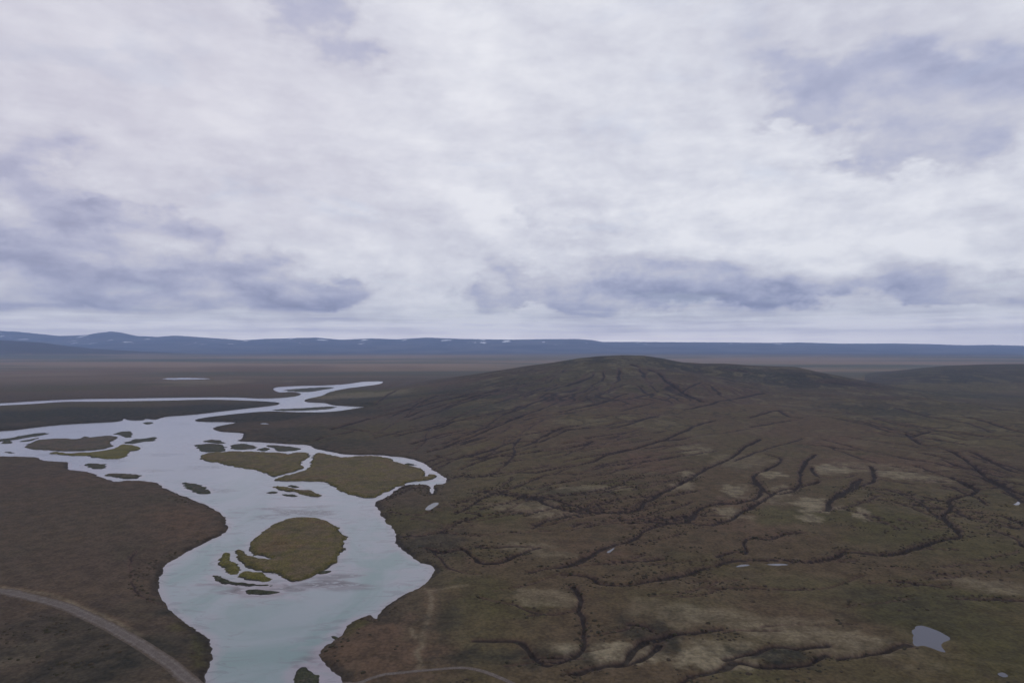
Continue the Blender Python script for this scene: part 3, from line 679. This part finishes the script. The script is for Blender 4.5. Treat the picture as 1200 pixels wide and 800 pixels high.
rest = ~(is_mtn | is_ridge | is_hill2 | is_hill)
# centre cap vertex keeps the sheet closed below the camera
v_, f_, a_ = sub_mesh(V, Fc, rest, attrs)
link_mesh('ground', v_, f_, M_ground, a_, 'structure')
v_, f_, a_ = sub_mesh(V, Fc, is_hill, attrs); link_mesh('hill', v_, f_, M_hill, a_, 'structure')
v_, f_, a_ = sub_mesh(V, Fc, is_hill2, attrs); link_mesh('distant_hill', v_, f_, M_hill2, a_, 'structure')
v_, f_, a_ = sub_mesh(V, Fc, is_ridge, attrs); link_mesh('distant_ridge', v_, f_, M_ridge, a_, 'structure')
v_, f_, a_ = sub_mesh(V, Fc, is_mtn, attrs); link_mesh('mountains', v_, f_, M_mtn, a_, 'structure')

# ------------------------------------------------------------------ river surface (one sheet at z = 0 below the banks)
yy = [-800.0]
while yy[-1] < 2700:
    y = abs(yy[-1]); yy.append(yy[-1]+(40 if yy[-1] < 60 else max(2.2, min(y*y/60000, 25))))
yy = np.array(yy)
xl = np.linspace(-1.05, 0.35, 420)
XX = xl[None, :]*np.maximum(np.abs(yy), 260)[:, None]*np.ones_like(xl)[None, :]; YY = np.repeat(yy[:, None], len(xl), 1)
x = XX.ravel(); y = YY.ravel()
s = -sdf(x, y, river)
for P in isl_polys:
    q = np.where((x > P[:, 0].min()-40) & (x < P[:, 0].max()+40) & (y > P[:, 1].min()-40) & (y < P[:, 1].max()+40))[0]
    if len(q): s[q] = np.minimum(s[q], np.abs(sdf(x[q], y[q], P)))
ii = np.arange(len(yy)-1)[:, None]*len(xl); jj = np.arange(len(xl)-1)[None, :]
Fw = np.stack([ii+jj, ii+jj+1, ii+len(xl)+jj+1, ii+len(xl)+jj], -1).reshape(-1, 4)
def shoal(L):
    o = np.zeros(len(x)); n = fbm(x*.55, y*1.3, 16, 4, 601)
    for (px, py, rx, ry, st) in L:
        c = flat([(px, py), (px-rx, py), (px+rx, py), (px, py-ry), (px, py+ry)])
        Rx = abs(c[2, 0]-c[1, 0])/2; Ry = abs(c[4, 1]-c[3, 1])/2
        q = np.where((np.abs(x-c[0, 0]) < 3*Rx) & (np.abs(y-c[0, 1]) < 3*Ry))[0]
        qq = np.sqrt(((x[q]-c[0, 0])/Rx)**2+((y[q]-c[0, 1])/Ry)**2)
        o[q] = np.maximum(o[q], st*sstep(1.15, .3, qq+1.5*n[q]))
    return o
dark_sh = shoal([(290,688,46,8,1),(350,600,60,7,.8),(300,694,50,5,.9),(330,692,40,4,.8),(385,683,40,5,.9),(390,676,45,4,.7),(400,690,40,5,.5),(350,602,50,4,.6),(385,598,30,3,.6),(250,574,30,3,.5),(240,548,25,2.5,.5),
   (130,540,20,2,.5),(190,533,20,2,.4),(185,551,16,2,.5),(355,575,20,4,.6),(15,515,30,2,.6),(250,690,10,6,.3),(45,533,30,2,.4),(365,770,25,10,.5),(100,505,30,1.5,.4),(205,497,20,1.5,.4),(380,560,40,2,.3)])
pale_sh = shoal([(320,690,90,16,.8),(395,672,50,14,.6),(385,775,40,30,.9),(415,735,26,14,.8),(480,675,34,14,.5),(450,635,20,24,.4),(500,550,40,14,.9),(430,532,60,6,.9),(340,522,60,6,.8),(420,600,60,14,.5),(350,590,60,10,.5),
   (60,520,110,8,.4),(120,552,60,6,.7),(300,512,60,6,.7),(240,520,30,8,.4),(225,745,14,30,.6),(440,575,30,12,.8),(350,475,60,4,.7),(420,449,60,3,.9),(340,455,40,4,.9),(100,470,200,3,.8),(200,660,14,24,.4)])
VW = np.stack([x, y, np.zeros(len(x))], 1)
keep = (s[Fw].max(1) > -25)
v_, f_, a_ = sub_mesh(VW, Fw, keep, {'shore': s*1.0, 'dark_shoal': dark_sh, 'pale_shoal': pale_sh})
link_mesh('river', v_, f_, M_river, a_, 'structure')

# ------------------------------------------------------------------ islands
for idx, ((kind, label, px), P) in enumerate(zip(ISL, isl_polys)):
    c = P.mean(0); D = np.hypot(*c)
    lo = P.min(0)-2; hi = P.max(0)+2
    ext = hi-lo
    dx = max(0.35, D/900, ext[0]/260); dy = max(0.5, D*D/150000, ext[1]/260)
    gx = np.arange(lo[0], hi[0]+dx, dx); gy = np.arange(lo[1], hi[1]+dy, dy)
    A, B = np.meshgrid(gx, gy); x = A.ravel(); y = B.ravel()
    s = -sdf(x, y, P)+(1.3 if idx in (6, 7) else 0)
    amp = min(1.0, min(ext)/18)
    s = s+amp*(fbm(x, y, 16, 3, 500+idx)*3.2+fbm(x, y, 7, 3, 200+idx)*1.8+fbm(x, y, 3, 3, 300+idx, .7)*1.5)*np.clip(D/400, .7, 1.6)
    top = 0.7+0.5*amp
    z = np.where(s > 0, np.minimum(s*.45, top)+np.minimum(np.maximum(s-3, 0)*.02, .5)+.25*amp*fbm(x, y, 12, 4, 400)*sstep(1, 5, s)+.03, np.maximum(s*.35, -1.5))
    z = z*(1.0 if kind != 'dark' else (.3 if 'bottom of the photo' in label else .6))
    big = kind == 'mid' and ext[0] > 60
    if idx == 0:   # a shallow pool on the large island
        pp = flat(C4((500,238))); z = z-1.3*np.exp(-(((x-pp[0,0])/9)**2+((y-pp[0,1])/2.2)**2)*1.2)
    fa = np.arange(len(gy)-1)[:, None]*len(gx); fb = np.arange(len(gx)-1)[None, :]
    Fi = np.stack([fa+fb, fa+fb+1, fa+len(gx)+fb+1, fa+len(gx)+fb], -1).reshape(-1, 4)
    keep = s[Fi].max(1) > -1.2
    v_, f_, a_ = sub_mesh(np.stack([x, y, z], 1), Fi, keep, {'shore': s})
    nm = 'river_island' if kind in ('mid', 'brown') or 'island directly' in label else ('islet' if 'islet' in label else 'gravel_bar')
    cat = {'river_island': 'island', 'islet': 'islet', 'gravel_bar': 'gravel bar'}[nm]
    link_mesh(nm, v_, f_, MI[kind], a_, None, label, cat, 'islands and bars in the braided river')

# ------------------------------------------------------------------ ponds
from mathutils.geometry import tessellate_polygon
from mathutils import Vector
for (label, px), P, z in zip(POND, pond_polys, pond_z):
    c = P.mean(0); Q = c+(P-c)*1.15
    tri = tessellate_polygon([[Vector((a, b, 0)) for a, b in Q]])
    n = Vector((0, 0, 1)); Vp = np.array([(a, b, z) for a, b in Q])
    T = np.array(tri)
    e1 = Vp[T[:, 1]]-Vp[T[:, 0]]; e2 = Vp[T[:, 2]]-Vp[T[:, 0]]
    flip = np.cross(e1, e2)[:, 2] < 0; T[flip] = T[flip][:, ::-1]
    link_mesh('pond', Vp, T, M_pond, {'shore': np.full(len(Vp), 20.0)}, 'structure', label, 'pond')

# ------------------------------------------------------------------ tracks
def ribbon(name, pts, widths, label):
    P = smooth_poly(land(pts), False, 14); n = len(P)
    w = np.interp(np.linspace(0, 1, n), np.linspace(0, 1, len(widths)), widths)
    T = np.gradient(P, axis=0); T /= np.linalg.norm(T, axis=1)[:, None]; Nn = np.stack([-T[:, 1], T[:, 0]], 1)
    k = np.linspace(-1, 1, 9)
    x = (P[:, 0][:, None]+Nn[:, 0][:, None]*k*w[:, None]).ravel(); y = (P[:, 1][:, None]+Nn[:, 1][:, None]*k*w[:, None]).ravel()
    hh_, _, _ = finish(x, y)
    z = hh_+0.10-0.28*(np.abs(np.tile(k, n)) > .99)
    a = np.arange(n-1)[:, None]*9; b = np.arange(8)[None, :]
    Fr = np.stack([a+b, a+b+1, a+9+b+1, a+9+b], -1).reshape(-1, 4)
    v = np.stack([x, y, z], 1)
    if np.cross(v[Fr[0,1]]-v[Fr[0,0]], v[Fr[0,3]]-v[Fr[0,0]])[2] < 0: Fr = Fr[:, ::-1]
    link_mesh(name, v, Fr, M_track, {'edge': np.tile(k, n)}, 'structure', label, 'track')
ribbon('road', [(-120,690),(-60,690),(0,693),(28,698),(70,709),(105,723),(140,740.5),(175,761.5),(199.5,778),(224,795),(250,812),(290,840)], [4,4,4,3.8,3.6,3.6,3.6,3.8,4.2,4.4],
       'pale dirt track crossing the brown plain at the lower left')
ribbon('path', [(392,790),(402,794),(418,797),(445,792),(480,788),(515,785),(540,783.5),(560,786),(580,793),(600,802),(625,815),(660,838)], [.8,1.3,1.3,1.2,1.2,1.3,1.3,1.3,1.3],
       'narrow pale gravel path curving along the bottom edge')

# ------------------------------------------------------------------ low shrubs and tussocks
nS = 60000
ra = np.sqrt(rng.uniform(120**2, 640**2, nS)); aa = rng.uniform(-.75, .75, nS)
sx_ = ra*np.sin(aa); sy_ = ra*np.cos(aa)
hz, wz, sz = finish(sx_, sy_)
dens = fbm(sx_, sy_, 60, 4, 700)+.5*fbm(sx_, sy_, 14, 2, 701)+.9*np.exp(-((wz-.3)/.2)**2)*(wz > .05)+.35*np.exp(-((sz-5)/4)**2)
tr = np.concatenate([smooth_poly(land(T_), False, 6) for T_ in ([(-60,690),(0,693),(70,709),(140,740.5),(199.5,778),(250,812),(290,840)],[(392,790),(418,797),(480,788),(540,783.5),(600,802),(660,838)])])
onleft = (sx_ < -0.10*sy_-10) & (sy_ > 300)
zp_ = zones(sx_, sy_)
ok = (zp_[:, 2] < .22) & ~(onleft & (sz > 14)) & (sz > 2.2) & (dens > .16+.25*rng.rand(nS))
for t_ in tr: ok &= (np.hypot(sx_-t_[0], sy_-t_[1]) > 7)
for P in pond_polys:
    c_ = P.mean(0); ok &= (np.hypot(sx_-c_[0], sy_-c_[1]) > np.hypot(*(P-c_).T).max()+2)
sx_, sy_, hz = sx_[ok][:6500], sy_[ok][:6500], hz[ok][:6500]
m_ = len(sx_); R_ = rng.uniform(.25, .8, m_)*rng.choice([1, 1, 1.5], m_); ph = rng.uniform(0, 6.28, m_)
ring = []
for lv, (fr_, fz_) in enumerate([(1.0, -.15), (.8, .4), (.35, .72)]):
    for q in range(6):
        an = ph+q*math.pi/3+.3*lv; rr_ = R_*fr_*rng.uniform(.75, 1.25, m_)
        ring.append(np.stack([sx_+rr_*np.cos(an), sy_+rr_*np.sin(an), hz+R_*fz_*.75*rng.uniform(.8, 1.2, m_)], 1))
Vs = np.stack(ring, 1).reshape(-1, 3)     # m_ x 18
base_ = []
for lv in range(2):
    for q in range(6): base_.append((lv*6+q, lv*6+(q+1) % 6, lv*6+6+(q+1) % 6, lv*6+6+q))
base_ += [(12, 13, 14, 15), (12, 15, 16, 17)]
Fs = (np.array(base_)[None]+(np.arange(m_)*18)[:, None, None]).reshape(-1, 4)
ms, nt = new_mat('shrub_leaves'); N = NT(nt)
ps = N.node('ShaderNodeNewGeometry').outputs['Position']
cs = N.mix(N.ramp(N.noise(ps, .25, 3), .4, .6), (.040, .036, .022), (.054, .041, .029))
b = N.node('ShaderNodeBsdfPrincipled'); N.put(b.inputs['Base Color'], cs); b.inputs['Roughness'].default_value = .95; b.inputs['Specular IOR Level'].default_value = .05
o = N.node('ShaderNodeOutputMaterial'); N.put(o.inputs[0], b.outputs[0])
link_mesh('shrubs', Vs, Fs, ms, None, 'stuff', 'low dark shrubs and tussocks scattered over the near moorland', 'shrubs')

# ------------------------------------------------------------------ haze
def add_haze():
    x0, x1, y0, y1, z0, z1 = -18500, 18500, -20500, 20500, -3.2, 600
    Vh = [(x, y, z) for x in (x0, x1) for y in (y0, y1) for z in (z0, z1)]
    Fh = [(0,1,3,2),(4,6,7,5),(0,4,5,1),(2,3,7,6),(0,2,6,4),(1,5,7,3)]
    m, nt = new_mat('haze_air'); N = NT(nt)
    v = N.node('ShaderNodeVolumePrincipled'); v.inputs['Color'].default_value = (.44, .60, 1, 1)
    v.inputs['Density'].default_value = 6.0e-5; v.inputs['Anisotropy'].default_value = 0
    o = N.node('ShaderNodeOutputMaterial'); N.put(o.inputs['Volume'], v.outputs[0])
    me = bpy.data.meshes.new('haze'); me.from_pydata(Vh, [], Fh); me.materials.append(m)
    ob = bpy.data.objects.new('haze', me); COL.objects.link(ob); ob['kind'] = 'stuff'
    ob['label'] = 'thin bluish haze in the air over the whole valley'; ob['category'] = 'haze'
add_haze()

# ------------------------------------------------------------------ sky
SUN_EL, SUN_AZ = 48, 12
W = bpy.data.worlds.new('World'); SC.world = W; W.use_nodes = True
nt = W.node_tree; nt.nodes.clear(); N = NT(nt)
d = N.node('ShaderNodeTexCoord').outputs['Generated']
nrm = N.node('ShaderNodeVectorMath', operation='NORMALIZE'); N.put(nrm.inputs[0], d); d = nrm.outputs[0]
sp = N.node('ShaderNodeSeparateXYZ'); N.put(sp.inputs[0], d)
zc_ = N.math('MAXIMUM', sp.outputs[2], 0.0)
az_ = N.math('ARCTAN2', sp.outputs[0], sp.outputs[1]); el_ = N.math('ARCSINE', sp.outputs[2])
# cloud layer coordinates: direction projected on a layer overhead (curved towards the horizon)
den = N.math('ADD', zc_, 0.18)
cx = N.math('DIVIDE', sp.outputs[0], den); cy = N.math('DIVIDE', sp.outputs[1], den)
cv = N.node('ShaderNodeCombineXYZ'); N.put(cv.inputs[0], cx); N.put(cv.inputs[1], cy)
cv = cv.outputs[0]
# angular coordinates for the heaped clouds low in the sky
av = N.node('ShaderNodeCombineXYZ'); N.put(av.inputs[0], az_); N.put(av.inputs[1], N.math('MULTIPLY', el_, 1.9))
av = av.outputs[0]
def noise_col(vec, scale, detail, rough=.55):
    n = N.node('ShaderNodeTexNoise', noise_dimensions='2D'); N.put(n.inputs['Vector'], vec); n.inputs['Scale'].default_value = scale
    n.inputs['Detail'].default_value = detail; n.inputs['Roughness'].default_value = rough
    return n.outputs['Color']
wc = noise_col(av, 6.0, 5, .6); ws = N.node('ShaderNodeSeparateColor'); N.put(ws.inputs[0], wc)
waz = N.math('ADD', az_, N.math('MULTIPLY', N.math('SUBTRACT', ws.outputs[0], .5), .30))
wel = N.math('ADD', el_, N.math('MULTIPLY', N.math('SUBTRACT', ws.outputs[1], .5), .13))
wv_ = N.node('ShaderNodeCombineXYZ'); N.put(wv_.inputs[0], waz); N.put(wv_.inputs[1], wel); wv_ = wv_.outputs[0]
def blob(px, py, rx, ry, amp, acc=None):
    a = math.atan((px-600)/F); e = math.atan((406-py)/math.hypot(F, px-600)); sa = rx/F*math.cos(a); se = ry/F
    m = N.node('ShaderNodeVectorMath', operation='MULTIPLY_ADD'); N.put(m.inputs[0], wv_)
    m.inputs[1].default_value = (1/sa, 1/se, 0); m.inputs[2].default_value = (-a/sa, -e/se, 0)
    dt = N.node('ShaderNodeVectorMath', operation='DOT_PRODUCT'); N.put(dt.inputs[0], m.outputs[0]); N.put(dt.inputs[1], m.outputs[0])
    g = N.math('POWER', math.exp(-1), dt.outputs['Value'])
    return N.math('MULTIPLY_ADD', g, amp, acc if acc is not None else 0.0)
avs = N.vscale(av, (.85, 1, 1))
n1 = N.noise(cv, 0.55, 5, .52, .3); n2 = N.noise(cv, 1.7, 5, .58, .3); n3 = N.noise(avs, 8.5, 8, .60, 0); n5 = N.noise(avs, 3.2, 8, .60, .08)
# relief: the same noise sampled a little higher gives lit tops and shaded bases
def up(vec, k):
    q = N.node('ShaderNodeVectorMath', operation='ADD'); N.put(q.inputs[0], vec); q.inputs[1].default_value = (k*.7, k, 0); return q.outputs[0]
rel = N.math('SUBTRACT', n3, N.noise(up(avs, .024), 8.5, 8, .60, 0))
bil = N.math('ABSOLUTE', N.math('SUBTRACT', N.noise(avs, 6.5, 6, .55, .15), .5))
rel2 = N.math('SUBTRACT', n5, N.noise(up(avs, .05), 3.2, 8, .60, .08))
B = N.math('MULTIPLY_ADD', N.math('SUBTRACT', n1, .5), .26, .77)
B = N.math('ADD', B, N.math('MULTIPLY', N.math('SUBTRACT', n2, .5), .12))
B = N.math('ADD', B, N.math('MULTIPLY', N.math('SUBTRACT', n5, .5), .27))
for b in [(850,210,300,90,.16),(790,60,110,60,.14),(1120,290,160,45,.16),(880,240,150,40,.06),(520,140,200,60,.03),(50,50,260,120,-.05),(540,330,40,30,.06),(450,330,50,20,.06),
          (1000,60,330,50,-.12),(60,200,160,90,-.10),(540,240,120,20,.05),(600,60,60,60,.05),(200,110,160,60,.02)]:
    B = blob(*b, B)
def total(L):
    t = None
    for b in L:
        t = blob(*b, t)
    return t
# soft high banks
Mh = total([(360,28,80,34,1),(1110,85,200,28,.9),(930,70,110,24,.6),(1130,155,110,34,1.1),(1010,198,60,14,.7),(30,180,60,34,.6),(20,195,40,10,.5),(120,250,90,22,.6),(740,180,90,14,.4),(930,140,60,10,.5)])
kh = N.ramp(N.math('ADD', Mh, N.math('MULTIPLY', N.math('SUBTRACT', n5, .5), 1.9)), .25, 1.0)
B = N.math('SUBTRACT', B, N.math('MULTIPLY', kh, .31))
# low heaped banks with flat dark bases
Ml = total([(860,318,300,38,.42),(170,310,240,50,.30),(60,330,150,40,1.0),(230,335,130,34,1.0),(360,348,65,18,1.15),(110,270,110,30,.9),(200,290,90,30,.7),(620,340,75,26,1.3),(650,280,50,40,.8),(770,338,80,26,.8),(890,345,80,22,.62),
            (1010,335,80,26,.62),(1120,352,60,14,.8),(700,250,90,20,.5),(1190,320,50,20,.5)])
kl = N.ramp(N.math('ADD', Ml, N.math('MULTIPLY', N.math('SUBTRACT', n3, .5), 1.7)), .30, .85)
kl = N.math('MULTIPLY', kl, N.ramp(N.math('ADD', el_, N.math('MULTIPLY', N.math('SUBTRACT', n3, .5), .03)), math.radians(2.3), math.radians(3.0)))
basek = N.ramp(el_, math.radians(9), math.radians(3.0), .45, 1.25)
B = N.math('SUBTRACT', B, N.math('MULTIPLY', N.math('MULTIPLY', kl, basek), .29))
B = N.math('ADD', B, N.math('MULTIPLY', N.math('MULTIPLY', rel, N.ramp(el_, math.radians(24), math.radians(5), .45, 1)), .75))
B = N.math('ADD', B, N.math('MULTIPLY', N.math('SUBTRACT', bil, .09), N.math('MULTIPLY_ADD', kl, 1.3, .20)))
B = N.math('ADD', B, N.math('MULTIPLY', rel2, .38))
# bright streaky gap below the cloud bases
v = N.math('MULTIPLY', N.math('SUBTRACT', el_, math.radians(1.5)), 1/math.radians(1.35))
gap = N.math('EXPONENT', N.math('MULTIPLY', N.math('MULTIPLY', v, v), -1))
sv = N.vscale(av, (5, 60, 1)); n4 = N.noise(sv, 1.0, 5, .6)
B = N.math('ADD', B, N.math('MULTIPLY', gap, N.math('MULTIPLY_ADD', N.math('SUBTRACT', n4, .5), 1.5, .10)))
cr = N.node('ShaderNodeValToRGB'); N.put(cr.inputs[0], B)
el = cr.color_ramp.elements
stops = [(0.0, (.22, .24, .37)), (.25, (.32, .345, .50)), (.45, (.465, .485, .63)), (.62, (.605, .61, .70)), (.80, (.735, .745, .815)), (1.0, (.88, .885, .93))]
el[0].position = 0; el[0].color = (*stops[0][1], 1); el[1].position = 1; el[1].color = (*stops[-1][1], 1)
for p, c in stops[1:-1]:
    e = el.new(p); e.color = (*c, 1)
cloud = N.mix(blob(120, 120, 420, 190, .55), cr.outputs[0], N.mix(.5, cr.outputs[0], (.72, .64, .72)))
# warmth of the thin low gap
cloud = N.mix(N.ramp(el_, math.radians(2.8), math.radians(0.6), 0, .6), cloud, (.72, .64, .60))
# below the horizon the sky shader is hidden by the ground
sky = N.node('ShaderNodeTexSky'); sky.sky_type = 'NISHITA'; sky.sun_disc = False
sky.sun_elevation = math.radians(SUN_EL); sky.sun_rotation = math.radians(SUN_AZ); sky.altitude = 600
b1 = N.node('ShaderNodeBackground'); N.put(b1.inputs[0], sky.outputs[0]); b1.inputs[1].default_value = .10
b2 = N.node('ShaderNodeBackground'); N.put(b2.inputs[0], cloud); N.put(b2.inputs[1], N.ramp(el_, math.radians(2.7), math.radians(0.0), 1.0, 2.3))
mx = N.node('ShaderNodeMixShader'); cover = N.ramp(n2, .28, .40, .86, .97)
N.put(mx.inputs[0], cover); N.put(mx.inputs[1], b1.outputs[0]); N.put(mx.inputs[2], b2.outputs[0])
o = N.node('ShaderNodeOutputWorld'); N.put(o.inputs[0], mx.outputs[0])
W.cycles.sampling_method = 'MANUAL'; W.cycles.sample_map_resolution = 512

sl = bpy.data.lights.new('sun', 'SUN'); sl.energy = 0.6; sl.angle = math.radians(14); sl.color = (1, .95, .88)
so = bpy.data.objects.new('sun', sl); COL.objects.link(so)
so.rotation_euler = (math.radians(-(90-SUN_EL)), 0, math.radians(-SUN_AZ))
so.location = (0, 0, 500)

vs = SC.view_settings; vs.view_transform = 'Standard'; vs.look = 'None'; vs.exposure = 0; vs.gamma = 1; vs.use_curve_mapping = False
SC.render.engine = 'CYCLES'
SC.cycles.volume_bounces = 0; SC.cycles.max_bounces = 4; SC.cycles.diffuse_bounces = 2; SC.cycles.glossy_bounces = 2
